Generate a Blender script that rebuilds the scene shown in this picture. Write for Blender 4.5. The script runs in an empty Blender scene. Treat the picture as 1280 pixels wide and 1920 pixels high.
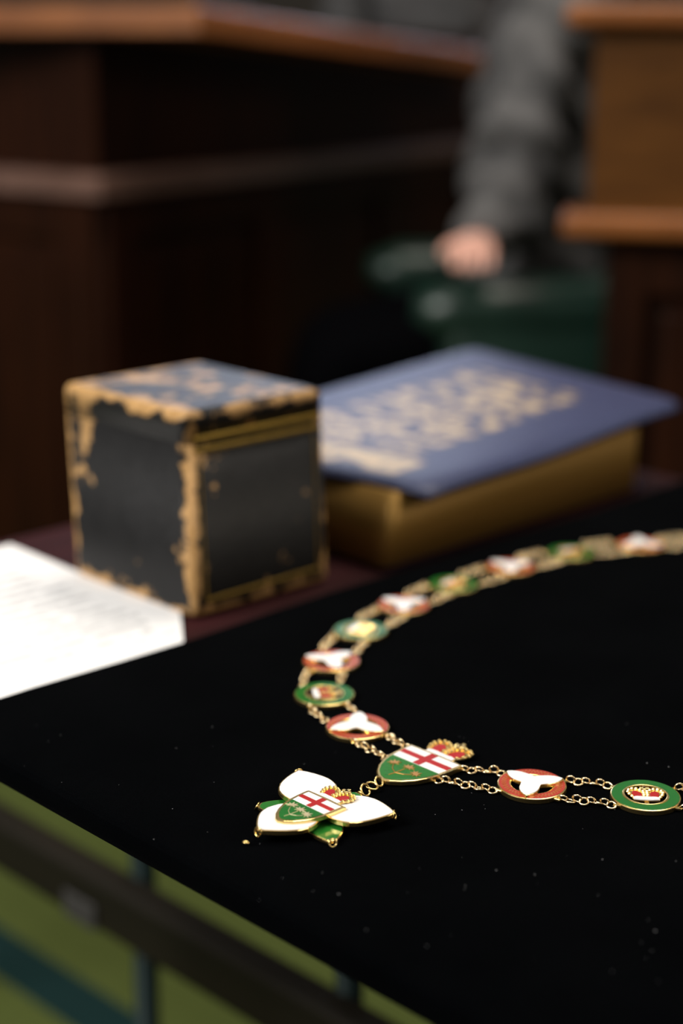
import bpy, bmesh, math, random
from mathutils import Vector, Matrix, noise

scene = bpy.context.scene
R = math.radians
FPX = 2960.0                      # focal length in pixels of the 1280 x 1920 frame
CAMZ = 1.14                       # camera height above the carpet
VZ = 0.78                         # height of the velvet surface
PITCH = math.atan((960 - 110) / FPX)
ROLL = R(0.5)

# ------------------------------------------------------------------ camera
fw = Vector((0, math.cos(PITCH), -math.sin(PITCH)))
u0 = Vector((0, math.sin(PITCH), math.cos(PITCH)))
r0 = Vector((1, 0, 0))
rt = r0 * math.cos(ROLL) + u0 * math.sin(ROLL)
up = -r0 * math.sin(ROLL) + u0 * math.cos(ROLL)
cam_d = bpy.data.cameras.new('camera')
cam = bpy.data.objects.new('camera', cam_d)
scene.collection.objects.link(cam)
m3 = Matrix((rt, up, -fw)).transposed()
cam.matrix_world = Matrix.Translation((0, 0, CAMZ)) @ m3.to_4x4()
cam_d.sensor_fit = 'VERTICAL'
cam_d.sensor_height = 36
cam_d.sensor_width = 24
cam_d.lens = FPX / 1920 * 36
cam_d.clip_start = 0.05
cam_d.dof.use_dof = True
cam_d.dof.focus_distance = 0.792
cam_d.dof.aperture_fstop = 2.9
scene.camera = cam

# ------------------------------------------------------------------ world, lights, exposure
world = bpy.data.worlds.new('world'); scene.world = world
world.use_nodes = True
world.node_tree.nodes['Background'].inputs[0].default_value = (1.0, 0.93, 0.84, 1)
world.node_tree.nodes['Background'].inputs[1].default_value = 0.15
vs = scene.view_settings
vs.view_transform = 'Standard'; vs.look = 'None'; vs.gamma = 1; vs.exposure = 0.0
vs.use_curve_mapping = False


def area(name, loc, target, sx, sy, energy, col):
    l = bpy.data.lights.new(name, 'AREA'); l.shape = 'RECTANGLE'
    l.size, l.size_y, l.energy, l.color = sx, sy, energy, col
    o = bpy.data.objects.new(name, l); scene.collection.objects.link(o)
    o.location = loc
    o.rotation_euler = (Vector(target) - Vector(loc)).to_track_quat('-Z', 'Y').to_euler()
    return o


area('wall_lamp_key', (-2.6, -0.15, 3.0), (-0.1, 1.1, 0.78), 1.6, 1.6, 168, (1.0, 0.965, 0.92))
area('ceiling_lamp_over', (0.8, 1.9, 4.0), (0.5, 2.0, 0.78), 1.6, 1.6, 80, (1.0, 0.91, 0.80))
area('page_fill_right', (2.7, 0.35, 2.5), (0.2, 1.1, 0.78), 1.0, 1.0, 20, (1.0, 0.88, 0.72))  # added fill to brighten the book's page edges, not a known lamp


# ------------------------------------------------------------------ pixel <-> place helpers
def ray(px, py):
    return fw + rt * ((px - 640) / FPX) - up * ((py - 960) / FPX)


def at(px, py, z):                # point of the place at height z (relative to the velvet)
    d = ray(px, py); t = (z + VZ - CAMZ) / d.z
    return Vector((0, 0, CAMZ)) + d * t


def atd(px, py, y):               # point of the place at depth y
    d = ray(px, py); return Vector((0, 0, CAMZ)) + d * (y / d.y)


# ------------------------------------------------------------------ materials
MATS = {}


def nt(name):
    m = bpy.data.materials.new(name); m.use_nodes = True
    MATS[name] = m
    return m, m.node_tree, m.node_tree.nodes['Principled BSDF']


def setp(b, col=None, rough=None, metal=None, spec=None, coat=None):
    if col: b.inputs['Base Color'].default_value = (*col, 1)
    if rough is not None: b.inputs['Roughness'].default_value = rough
    if metal is not None: b.inputs['Metallic'].default_value = metal
    if spec is not None: b.inputs['Specular IOR Level'].default_value = spec
    if coat is not None: b.inputs['Coat Weight'].default_value = coat


def N(t, typ, **kw):
    n = t.nodes.new(typ)
    for k, v in kw.items(): setattr(n, k, v)
    return n


def math_n(t, op, a, b=None, clamp=False):
    n = t.nodes.new('ShaderNodeMath'); n.operation = op; n.use_clamp = clamp
    for i, v in enumerate((a, b)):
        if v is None: continue
        if isinstance(v, (int, float)): n.inputs[i].default_value = v
        else: t.links.new(v, n.inputs[i])
    return n.outputs[0]


def mixc(t, fac, a, b):
    n = t.nodes.new('ShaderNodeMix'); n.data_type = 'RGBA'
    if isinstance(fac, (int, float)): n.inputs[0].default_value = fac
    else: t.links.new(fac, n.inputs[0])
    for i, v in ((6, a), (7, b)):
        if isinstance(v, tuple): n.inputs[i].default_value = (*v, 1)
        else: t.links.new(v, n.inputs[i])
    return n.outputs[2]


def noise_n(t, vec, scale, detail=4, rough=0.55):
    n = t.nodes.new('ShaderNodeTexNoise'); n.inputs['Scale'].default_value = scale
    n.inputs['Detail'].default_value = detail; n.inputs['Roughness'].default_value = rough
    if vec is not None: t.links.new(vec, n.inputs['Vector'])
    return n.outputs[0]


def ramp(t, fac, lo, hi):
    n = t.nodes.new('ShaderNodeMapRange'); n.interpolation_type = 'SMOOTHSTEP'
    n.inputs[1].default_value = lo; n.inputs[2].default_value = hi
    t.links.new(fac, n.inputs[0]); return n.outputs[0]


def bump(t, b, h, strength, dist):
    n = t.nodes.new('ShaderNodeBump'); n.inputs['Strength'].default_value = strength
    n.inputs['Distance'].default_value = dist
    t.links.new(h, n.inputs['Height']); t.links.new(n.outputs[0], b.inputs['Normal'])


def plain(name, col, rough=0.4, metal=0.0, spec=0.5, coat=0.0, var=0.12, scale=300, bumpd=0.0):
    m, t, b = nt(name); setp(b, col, rough, metal, spec, coat)
    c = N(t, 'ShaderNodeTexCoord')
    f = noise_n(t, c.outputs['Object'], scale)
    dk = tuple(x * (1 - var) for x in col); lt = tuple(min(1, x * (1 + var)) for x in col)
    t.links.new(mixc(t, f, dk, lt), b.inputs['Base Color'])
    if bumpd: bump(t, b, f, 0.5, bumpd)
    return m


plain('gold', (1.0, 0.70, 0.28), 0.27, 1.0, var=0.1, scale=900)
plain('pale_gold', (1.0, 0.76, 0.46), 0.26, 1.0, var=0.08, scale=900)
plain('dull_gold', (0.55, 0.27, 0.07), 0.42, 0.7, var=0.3, scale=2500)
plain('leaf_gold', (0.78, 0.66, 0.40), 0.35, 0.6, var=0.1, scale=1500)
plain('white_enamel', (0.88, 0.86, 0.85), 0.16, 0, 0.5, 0.3, var=0.02)
plain('green_enamel', (0.010, 0.135, 0.018), 0.16, 0, 0.5, 0.4, var=0.12)
plain('leaf_green_enamel', (0.016, 0.15, 0.018), 0.18, 0, 0.5, 0.3, var=0.12)
plain('red_enamel', (0.40, 0.010, 0.010), 0.2, 0, 0.5, 0.3, var=0.2, scale=1200)
plain('brick_enamel', (0.40, 0.035, 0.016), 0.25, 0, 0.5, 0.3, var=0.2, scale=1200)
plain('ermine_enamel', (0.82, 0.80, 0.78), 0.25, 0, 0.5, var=0.1, scale=2500)
plain('black_metal', (0.012, 0.022, 0.022), 0.45, 0.4, 0.4)
plain('teal_metal', (0.004, 0.016, 0.016), 0.5, 0.3, 0.4)
plain('grey_metal', (0.055, 0.052, 0.052), 0.6, 0.4)
plain('trouser_black', (0.002, 0.002, 0.0025), 1.0, 0, 0.0)
plain('skin', (0.84, 0.47, 0.37), 0.5, 0, 0.4, var=0.08, scale=40)
plain('hair', (0.05, 0.03, 0.02), 0.6, var=0.4, scale=200)
plain('suit_grey', (0.105, 0.103, 0.104), 0.85, 0, 0.2, var=0.25, scale=60)
plain('suit_behind', (0.075, 0.075, 0.078), 0.85, 0, 0.2, var=0.25, scale=60)
plain('suit_dark', (0.028, 0.028, 0.031), 0.85, 0, 0.2, var=0.25, scale=60)
plain('suit_pale', (0.16, 0.16, 0.165), 0.85, 0, 0.2, var=0.25, scale=40)
plain('shirt', (0.55, 0.55, 0.56), 0.8, var=0.05)
plain('shoe', (0.01, 0.009, 0.008), 0.3)
plain('eye', (0.08, 0.06, 0.05), 0.2)
plain('green_leather', (0.010, 0.030, 0.021), 0.36, 0, 0.55, var=0.3, scale=60, bumpd=0.001)
plain('plaster', (0.05, 0.042, 0.035), 0.8, var=0.1, scale=4)
plain('lint', (0.22, 0.22, 0.23), 0.9)


def velvet():
    m, t, b = nt('velvet'); setp(b, (0.0016, 0.0018, 0.0022), 1.0, 0, 0.0)
    b.inputs['Sheen Weight'].default_value = 0.006
    b.inputs['Sheen Roughness'].default_value = 0.4
    c = N(t, 'ShaderNodeTexCoord')
    f = noise_n(t, c.outputs['Object'], 1400, 2)
    g = noise_n(t, c.outputs['Object'], 14, 3)
    h = math_n(t, 'MULTIPLY', f, g)
    t.links.new(mixc(t, h, (0.0004, 0.0005, 0.0007), (0.003, 0.0034, 0.004)), b.inputs['Base Color'])
    bump(t, b, f, 0.6, 0.0006)


velvet()


def wood(name, dark, light, rough, axis=2, spec=0.5, coat=0.12):
    m, t, b = nt(name); setp(b, light, rough, 0, spec, coat)
    b.inputs['Coat Roughness'].default_value = 0.25
    c = N(t, 'ShaderNodeTexCoord')
    mp = N(t, 'ShaderNodeMapping'); t.links.new(c.outputs['Object'], mp.inputs[0])
    s = [22, 22, 22]; s[axis] = 1.6; mp.inputs['Scale'].default_value = s
    f = noise_n(t, mp.outputs[0], 1.6, 6, 0.65)
    g = noise_n(t, c.outputs['Object'], 2.2, 2)
    h = math_n(t, 'ADD', math_n(t, 'MULTIPLY', f, 0.7), math_n(t, 'MULTIPLY', g, 0.35))
    t.links.new(mixc(t, ramp(t, h, 0.3, 0.75), dark, light), b.inputs['Base Color'])
    bump(t, b, f, 0.15, 0.001)
    return m


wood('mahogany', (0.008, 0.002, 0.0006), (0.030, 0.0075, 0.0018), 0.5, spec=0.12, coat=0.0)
wood('mahogany_rail_lit', (0.15, 0.048, 0.012), (0.30, 0.105, 0.028), 0.42, axis=0, spec=0.3, coat=0.03)  # paler mahogany: light from above on the rims put into the colour
wood('mahogany_ledge_sheen', (0.09, 0.047, 0.035), (0.20, 0.112, 0.086), 0.32, axis=0)  # greyer, paler mahogany: the reflected sheen on the ledge is in the colour
wood('oiled_oak', (0.055, 0.019, 0.0025), (0.12, 0.045, 0.007), 0.45, axis=0, spec=0.25, coat=0.0)
wood('table_wood', (0.016, 0.0035, 0.004), (0.042, 0.009, 0.011), 0.6, axis=0, spec=0.12, coat=0.0)
wood('rail_wood', (0.004, 0.003, 0.001), (0.010, 0.007, 0.003), 0.7, axis=0, spec=0.2)


def carpet():
    m, t, b = nt('carpet'); setp(b, (0.1, 0.13, 0.03), 0.95, 0, 0.1)
    c = N(t, 'ShaderNodeTexCoord')
    f = noise_n(t, c.outputs['Object'], 240, 3)
    g = noise_n(t, c.outputs['Object'], 1.7, 2)
    base = mixc(t, f, (0.045, 0.062, 0.012), (0.085, 0.105, 0.03))
    # woven teal stripes running parallel to the table's end
    sp = N(t, 'ShaderNodeSeparateXYZ'); t.links.new(c.outputs['Object'], sp.inputs[0])
    w = math_n(t, 'ADD', math_n(t, 'MULTIPLY', sp.outputs[0], .695), math_n(t, 'MULTIPLY', sp.outputs[1], .72))
    w = math_n(t, 'PINGPONG', math_n(t, 'ADD', w, 9 * .96 - 1.020), 0.48)
    st = math_n(t, 'LESS_THAN', w, 0.036)
    t.links.new(mixc(t, st, base, (0.006, 0.022, 0.022)), b.inputs['Base Color'])
    bump(t, b, f, 0.8, 0.004)


carpet()


def build_mesh(bm, name, mat, parent=None, smooth=False, loc=None, rotz=0.0):
    me = bpy.data.meshes.new(name); bm.to_mesh(me); bm.free()
    for ma in (mat if isinstance(mat, (list, tuple)) else [mat]):
        me.materials.append(MATS[ma] if isinstance(ma, str) else ma)
    if smooth:
        for p in me.polygons: p.use_smooth = True
    return link(name, me, parent, loc, rotz)


def link(name, me, parent=None, loc=None, rotz=0.0):
    o = bpy.data.objects.new(name, me); scene.collection.objects.link(o)
    if loc is not None: o.location = loc
    o.rotation_euler = (0, 0, rotz)
    if parent: o.parent = parent
    return o


def empty(name, loc, rotz=0.0):
    o = bpy.data.objects.new(name, None); scene.collection.objects.link(o)
    o.empty_display_size = 0.05
    o.location = loc; o.rotation_euler = (0, 0, rotz)
    return o


def tag(o, label, cat, group=None, kind=None):
    o['label'] = label; o['category'] = cat
    if group: o['group'] = group
    if kind: o['kind'] = kind
    return o


# ------------------------------------------------------------------ bmesh shapes
def box(bm, x0, x1, y0, y1, z0, z1, bev=0.0, seg=2, M=None):
    b2 = bmesh.new()
    bmesh.ops.create_cube(b2, size=1)
    for v in b2.verts:
        v.co = Vector((x0 + (v.co.x + .5) * (x1 - x0), y0 + (v.co.y + .5) * (y1 - y0), z0 + (v.co.z + .5) * (z1 - z0)))
    if bev: bmesh.ops.bevel(b2, geom=b2.edges[:], offset=bev, segments=seg, profile=0.5, affect='EDGES')
    merge(bm, b2, M)


def merge(bm, b2, M=None):
    if M is not None: b2.transform(M)
    me = bpy.data.meshes.new('tmp'); b2.to_mesh(me); b2.free()
    bm.from_mesh(me); bpy.data.meshes.remove(me)


def prism(bm, pts, z0, z1, bev=0.0, M=None, hole=None):
    """closed outline (ccw) pulled up from z0 to z1, optional top bevel, optional hole outline"""
    b2 = bmesh.new(); n = len(pts)
    if hole:
        k = len(hole); assert k == n
        ob = [b2.verts.new((x, y, z0)) for x, y in pts]; ot = [b2.verts.new((x, y, z1)) for x, y in pts]
        ib = [b2.verts.new((x, y, z0)) for x, y in hole]; it = [b2.verts.new((x, y, z1)) for x, y in hole]
        for i in range(n):
            j = (i + 1) % n
            b2.faces.new((ob[i], ob[j], ot[j], ot[i])); b2.faces.new((ib[j], ib[i], it[i], it[j]))
            b2.faces.new((ot[i], ot[j], it[j], it[i])); b2.faces.new((ob[j], ob[i], ib[i], ib[j]))
        edges = [e for e in b2.edges if all(abs(v.co.z - z1) < 1e-9 for v in e.verts) and len({v in ot for v in e.verts}) == 1]
    else:
        ob = [b2.verts.new((x, y, z0)) for x, y in pts]; ot = [b2.verts.new((x, y, z1)) for x, y in pts]
        b2.faces.new(ot); b2.faces.new(ob[::-1])
        for i in range(n):
            j = (i + 1) % n; b2.faces.new((ob[i], ob[j], ot[j], ot[i]))
        edges = [e for e in b2.edges if all(abs(v.co.z - z1) < 1e-9 for v in e.verts)]
    if bev: bmesh.ops.bevel(b2, geom=edges, offset=bev, segments=2, profile=0.5, affect='EDGES')
    merge(bm, b2, M)


def circ(r, n=56, ry=None):
    return [(r * math.cos(2 * math.pi * i / n), (ry or r) * math.sin(2 * math.pi * i / n)) for i in range(n)]


def torus(bm, Rm, r, n=18, k=8, M=None, stretch=1.0):
    b2 = bmesh.new(); rings = []
    for i in range(n):
        a = 2 * math.pi * i / n; ring = []
        for j in range(k):
            c = 2 * math.pi * j / k; q = Rm + r * math.cos(c)
            ring.append(b2.verts.new((q * math.cos(a) * stretch, q * math.sin(a), r * math.sin(c))))
        rings.append(ring)
    for i in range(n):
        for j in range(k):
            b2.faces.new((rings[i][j], rings[(i + 1) % n][j], rings[(i + 1) % n][(j + 1) % k], rings[i][(j + 1) % k]))
    merge(bm, b2, M)


def ball(bm, c, r, seg=8, sq=(1, 1, 1)):
    b2 = bmesh.new(); bmesh.ops.create_uvsphere(b2, u_segments=seg, v_segments=max(5, seg - 2), radius=r)
    merge(bm, b2, Matrix.Translation(c) @ Matrix.Diagonal((*sq, 1)))


def tube(bm, pts, r, k=8):
    b2 = bmesh.new(); rings = []; P = [Vector(p) for p in pts]
    for i, p in enumerate(P):
        d = (P[min(i + 1, len(P) - 1)] - P[max(i - 1, 0)]).normalized()
        a = d.orthogonal().normalized() if i == 0 else (pa - d * pa.dot(d)).normalized()
        pa = a; c = d.cross(a); rr = r[i] if isinstance(r, (list, tuple)) else r
        rings.append([b2.verts.new(p + a * rr * math.cos(2 * math.pi * j / k) + c * rr * math.sin(2 * math.pi * j / k)) for j in range(k)])
    for i in range(len(P) - 1):
        for j in range(k):
            b2.faces.new((rings[i][j], rings[i][(j + 1) % k], rings[i + 1][(j + 1) % k], rings[i + 1][j]))
    b2.faces.new(rings[0][::-1]); b2.faces.new(rings[-1])
    merge(bm, b2)


def mirror(h):                    # right half from bottom centre to top centre -> closed outline
    return h + [(-x, y) for x, y in h[::-1] if abs(x) > 1e-9]


def scale_out(p, s, o=(0, 0)):
    return [(o[0] + (x - o[0]) * s, o[1] + (y - o[1]) * s) for x, y in p]


# ------------------------------------------------------------------ room
bm = bmesh.new(); box(bm, -6, 6, -3, 8, -0.05, 0)
fl = build_mesh(bm, 'floor', 'carpet'); fl['kind'] = 'structure'
bm = bmesh.new(); box(bm, -6, 6, 8, 8.1, 0, 3.4)
w = build_mesh(bm, 'wall_back', 'plaster'); w['kind'] = 'structure'
m, t, b = nt('window_light'); setp(b, (0.7, 0.75, 0.8), 0.4)
b.inputs['Emission Color'].default_value = (0.72, 0.80, 1.0, 1); b.inputs['Emission Strength'].default_value = 9.0
win = empty('window_1', (0.55, 7.96, 1.80)); win['kind'] = 'structure'
bm = bmesh.new(); box(bm, -1.9, 1.9, -.01, .03, 0, 1.15); build_mesh(bm, 'pane', 'window_light', win)
for x in (-1.95, -.98, 0, .98, 1.95):
    bm = bmesh.new(); box(bm, x - .04, x + .04, -.05, .03, -.06, 1.21, .006, 1); build_mesh(bm, 'mullion', 'plaster', win)
for z in (-.06, 1.13):
    bm = bmesh.new(); box(bm, -1.95, 1.95, -.045, .03, z, z + .08, .006, 1); build_mesh(bm, 'window_frame', 'plaster', win)

# ------------------------------------------------------------------ table
TH = R(45.3)
UX = Vector((math.cos(TH), math.sin(TH), 0)); VX = Vector((math.sin(TH), -math.cos(TH), 0))
E2 = at(0, 1482, -0.019)
E1 = at(0, 1303, 0)
# pad corner: on the back edge line (through E1 along UX) and the end edge line (through E2 along VX)
du = (E2 - E1).dot(UX)
CORNER = Vector((E1.x, E1.y, 0)) + UX * du
PT = 0.018                        # pad thickness
TT = VZ - PT                      # table surface height


def local_frame(o):
    return Matrix.Translation(o) @ Matrix(((UX.x, -UX.y, 0), (UX.y, UX.x, 0), (0, 0, 1))).to_4x4()


tb = empty('table', (CORNER.x, CORNER.y, 0), TH)     # local x along UX, local -y along VX
INS = 0.085
bm = bmesh.new(); box(bm, INS, .83, -0.95, 0.312, TT - 0.022, TT, 0.003)
build_mesh(bm, 'table_top', 'table_wood', tb)
for p in ((.13, .25), (.78, .25), (.13, -.87), (.78, -.87)):
    q = Vector((*p, 0))
    bm = bmesh.new(); tube(bm, [(q.x, q.y, 0), (q.x, q.y, .03), (q.x, q.y, .1), (q.x, q.y, TT - .12), (q.x, q.y, TT - .02)], [.03, .03, .022, .028, .034], 14)
    build_mesh(bm, 'leg', 'table_wood', tb, True)
tag(tb, 'dark reddish wooden table under the velvet board', 'table')

# low rail standing on the carpet beyond the table's end
ra = Vector((-.165, 1.30, 0)); rd = Vector((.72, -.695, 0)).normalized()
rail = empty('floor_rail', ra, math.atan2(rd.y, rd.x))
bm = bmesh.new(); box(bm, -.75, .55, -.016, .016, .335, .392, .006, 2); rb_ = build_mesh(bm, 'rail_bar', 'rail_wood', rail)
for x, h in ((-.55, .41), (-.05, .43), (.222, .52), (.5, .41)):
    bm = bmesh.new(); tube(bm, [(x, .022, 0), (x, .022, .008), (x, .022, .012), (x, .022, h - .004), (x, .022, h)], [.03, .03, .012, .012, .008], 12)
    build_mesh(bm, 'post', 'teal_metal', rail, True)
bm = bmesh.new(); box(bm, -.125, -.075, -.019, -.016, .335, .362, .001, 1); build_mesh(bm, 'bracket', 'grey_metal', rb_)
tag(rail, 'low dark rail on slim posts standing on the green carpet', 'rail')

# ------------------------------------------------------------------ velvet board
vp = empty('velvet_board', (CORNER.x, CORNER.y, TT), TH)
bm = bmesh.new()
nx, ny = 60, 50; LX, LY = .84, 0.96
b2 = bmesh.new(); box(b2, 0, LX, -LY, 0, 0.0005, PT, 0.006, 3)
bmesh.ops.subdivide_edges(b2, edges=b2.edges[:], cuts=12, use_grid_fill=True)
for v in b2.verts:
    if v.co.z > 0.010:
        e = max(0, 1 - abs(v.co.y) / 0.02)
        v.co.z += e * 0.0016 * math.sin(v.co.x * 21 + 1.0) * math.sin(v.co.x * 7.0)
merge(bm, b2)
build_mesh(bm, 'velvet_cover', 'velvet', vp, True)
tag(vp, 'flat board covered in black velvet carrying the gold chain', 'display board')

# lint specks: uncountable
random.seed(4)
bm = bmesh.new()
for i in range(90):
    px = random.uniform(40, 1270); py = random.uniform(1350, 1860)
    if py > 1480 + .557 * px - 60: continue
    p = at(px, py, 0.0004); s = random.choice((.00008, .0001, .00013, .0002))
    b2 = bmesh.new(); bmesh.ops.create_icosphere(b2, subdivisions=1, radius=s)
    merge(bm, b2, Matrix.Translation(p) @ Matrix.Rotation(random.uniform(0, 3), 4, 'Z') @ Matrix.Diagonal((random.uniform(1, 3.2), 1, .6, 1)))
li = build_mesh(bm, 'lint', 'lint')
tag(li, 'tiny pale lint specks scattered over the black velvet', 'lint', kind='stuff')
g0 = at(458, 1583, 0.0008)
bm = bmesh.new()
tube(bm, [(.0022 * math.cos(a * .9) * (1 - a * .08) + a * .0004, .0016 * math.sin(a * .9), .0004 + a * .0001) for a in range(6)], .0005, 6)
gs = build_mesh(bm, 'gold_shaving', 'gold', None, True, g0, .6)
tag(gs, 'tiny gold curl lying on the velvet left of the pendant', 'gold shaving')

# ------------------------------------------------------------------ chain of office
RM = 0.0177


def petal_profile(L, w, n=12):
    """half outline pointing along +x from the origin to the tip"""
    out = []
    for i in range(n + 1):
        t = i / n
        h = (1 - ((t - .5) / .5) ** 1.75) if t > .5 else (1 - ((.5 - t) / .5) ** 2 * .72)
        out.append((L * t, w * h))
    return out


def petal_outline(L, w):
    a = petal_profile(L, w)
    return [(x, -y) for x, y in a] + [(x, y) for x, y in a[::-1][1:]]


def trillium_outline(L, rel=None):
    tab = rel or [(0, 1.0), (6, .93), (14, .82), (22, .70), (31, .575), (40, .46), (50, .37), (60, .335)]
    out = []
    for k in range(3):
        for s, rng in ((-1, tab[::-1]), (1, tab[1:-1])):
            for a, r in rng:
                if s == -1 or True:
                    an = R(120 * k + s * a); out.append((L * r * math.cos(an), L * r * math.sin(an)))
    return out


def arr(o, i=0):
    return o


def shield_half(W, Hh):
    """heater shield, top edge on y=0, tip at y=-Hh; right half from tip to top centre"""
    h = W / 2
    return [(0, -Hh), (h * .22, -Hh * .965), (h * .48, -Hh * .87), (h * .70, -Hh * .735), (h * .86, -Hh * .57), (h * .95, -Hh * .40),
            (h * .99, -Hh * .22), (h, -Hh * .05), (h, 0), (0, 0)]


def clip_above(poly, y0):
    out = []
    n = len(poly)
    for i in range(n):
        a, b = poly[i], poly[(i + 1) % n]
        if a[1] >= y0: out.append(a)
        if (a[1] >= y0) != (b[1] >= y0):
            t = (y0 - a[1]) / (b[1] - a[1]); out.append((a[0] + (b[0] - a[0]) * t, y0))
    return out


def clip_below(poly, y0):
    return [(x, -y) for x, y in clip_above([(x, -y) for x, y in poly], -y0)]


LEAF = [(0, -.60), (.08, -.20), (.66, -.55), (.40, -.08), (1.05, .08), (.50, .22), (.70, .68), (.20, .36), (0, 1.05)]


def leaf_outline(s, ang, c):
    pts = mirror(LEAF); ca, sa = math.cos(ang), math.sin(ang)
    return [(c[0] + s * (x * ca - y * sa), c[1] + s * (x * sa + y * ca)) for x, y in pts]


def make_crown(parent, w, z, M=None, name='crown', tall=1.0):
    """royal crown, width w, centred on the origin, up = +y; gold body with red caps and white band"""
    s = w / 0.0176; M = M or Matrix.Identity(4)
    S = M @ Matrix.Diagonal((s, s * tall, 1, 1))
    half = [(0, -.0066), (.0045, -.0063), (.0066, -.0056), (.0069, -.0030), (.0080, -.0008), (.0087, .0018), (.0078, .0046), (.0050, .0058), (.0020, .0046), (0, .0040)]
    bm = bmesh.new(); prism(bm, mirror(half), z, z + .0009, .0002, S)
    for sg in (-1, 1):                               # beaded arches
        arc = [(.0070, -.0030), (.0082, -.0006), (.0087, .0018), (.0081, .0040), (.0064, .0054), (.0043, .0054), (.0025, .0044), (.0010, .0030), (.0009, .0008), (.0009, -.0014)]
        for x, y in arc: ball(bm, (0, 0, 0), 1, 6, (1e-9, 1e-9, 1e-9)) if False else None
        for x, y in arc:
            c = S @ Vector((sg * x, y, 0)); ball(bm, (c.x, c.y, z + .0011), .00100 * s, 6)
    for cx, cy, hw, hh in ((0, .0072, .0024, .0008), (0, .0072, .0008, .0024)):      # cross
        prism(bm, [(cx - hw, cy - hh), (cx + hw, cy - hh), (cx + hw, cy + hh), (cx - hw, cy + hh)], z, z + .0013, .0002, S)
    c = S @ Vector((0, .0042, 0)); ball(bm, (c.x, c.y, z + .001), .0012 * s, 8)
    cr = build_mesh(bm, name, 'gold', parent, False)
    return cr, S


def crown_fill(parent, S, z):
    for sg in (-1, 1):
        cap = [(.0019, -.0026), (.0057, -.0030), (.0066, -.0006), (.0068, .0014), (.0060, .0030), (.0046, .0034), (.0028, .0022), (.0020, .0004)]
        if sg < 0: cap = [(-x, y) for x, y in cap[::-1]]
        bm = bmesh.new(); prism(bm, cap, z + .0008, z + .0013, .0002, S)
        build_mesh(bm, 'crown_cap', 'red_enamel', parent)
    band = [(-.0064, -.0060), (-.003, -.0066), (.003, -.0066), (.0064, -.0060), (.0066, -.0036), (.0045, -.0030), (.0022, -.0036), (0, -.0030), (-.0022, -.0036), (-.0045, -.0030), (-.0066, -.0036)]
    bm = bmesh.new(); prism(bm, band, z + .0008, z + .0015, .0002, S)
    build_mesh(bm, 'ermine_band', 'ermine_enamel', parent)


def flat_parent_copy(src, parent, loc=None, rotz=None):
    o = src.copy(); scene.collection.objects.link(o); o.parent = parent
    if loc is not None: o.location = loc
    if rotz is not None: o.rotation_euler = (0, 0, rotz)
    return o


collar = empty('chain_of_office', (0, 0, VZ))
tag(collar, 'gold chain of office with red and green enamelled medallions in a loop', 'chain')

seen = [(1210, 1490), (997, 1469), (785, 1430), (670, 1361), (608, 1300), (621, 1238), (676, 1180), (757, 1133), (850, 1094), (957, 1062), (1070, 1035), (1200, 1020)]
kinds = ['g', 'r', 's', 'r', 'g', 'r', 'g', 'r', 'g', 'r', 'g', 'r']
petal_ang = {1: 13, 3: 86, 5: 45, 7: 27, 9: 25, 11: 90}
cen = [at(px, py, .003) for px, py in seen]
cen = [Vector((c.x, c.y, 0)) for c in cen]
extra = [(.291, 1.170), (.347, 1.149), (.393, 1.111), (.423, 1.060), (.437, 1.002), (.436, .942), (.422, .884), (.392, .832), (.352, .788), (.300, .754), (.240, .733)]
ek = ['g', 'r'] * 6
for i, (x, y) in enumerate(extra):
    cen.append(Vector((x - .005, y, 0))); kinds.append(ek[i])
nC = len(cen)
heart = Vector((.20, .95, 0))


def add_ring(kind, loc, ang, first={}):
    if kind not in first:
        bm = bmesh.new()
        prism(bm, circ(RM), 0, .0026, .0005, hole=circ(.0108))
        # four lugs for the strands
        for sx in (-1, 1):
            for sy in (-1, 1):
                a = math.atan2(sy * .60, sx * .80)
                M = Matrix.Translation((RM * .99 * math.cos(a), RM * .99 * math.sin(a), .0011)) @ Matrix.Rotation(a * .35 if sx > 0 else math.pi - (math.pi - abs(a)) * (-.35 if sy > 0 else .35), 4, 'Z')
                box(bm, -.001, .0030, -.0011, .0011, -.0008, .0008, .0004, 1, M)
        ring = build_mesh(bm, 'medallion', 'gold', collar)
        bm = bmesh.new(); prism(bm, circ(.0170), .0024, .0028, .0001, hole=circ(.0118))
        en = build_mesh(bm, 'enamel_ring', 'brick_enamel' if kind == 'r' else 'green_enamel', ring)
        if kind == 'r':
            bm = bmesh.new()                          # gold scrollwork in the red enamel
            n = 96
            for k in range(n):
                a0 = 2 * math.pi * k / n; a1 = 2 * math.pi * (k + 1) / n
                ra = .0131 if k % 2 else .0157; rb = .0157 if k % 2 else .0131
                tube(bm, [(ra * math.cos(a0), ra * math.sin(a0), .0028), (rb * math.cos(a1), rb * math.sin(a1), .0028)], .00014, 4)
            sc = build_mesh(bm, 'scrollwork', 'dull_gold', ring)
            bm = bmesh.new(); prism(bm, trillium_outline(.0172), .0022, .0040, .0003)
            tr = build_mesh(bm, 'trillium_rim', 'gold', ring)
            bm = bmesh.new(); prism(bm, scale_out(trillium_outline(.0172), .965), .0036, .0043, .0003)
            te = build_mesh(bm, 'trillium', 'white_enamel', ring)
        else:
            bm = bmesh.new(); prism(bm, circ(.0116), .0024, .0031, .0002, hole=circ(.0105))
            build_mesh(bm, 'inner_rim', 'gold', ring)
            cr, S = make_crown(ring, .0178, .0019)
            crown_fill(ring, S, .0019)
            bm = bmesh.new(); box(bm, -.0012, .0012, -.0108, -.0060, .0010, .0020, .0002, 1)
            build_mesh(bm, 'peg', 'gold', ring)
        first[kind] = ring
        ring.location = loc; ring.rotation_euler = (0, 0, ang)
        return ring
    src = first[kind]
    r = flat_parent_copy(src, collar, loc, ang)
    for ch in src.children: flat_parent_copy(ch, r)
    return r


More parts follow.
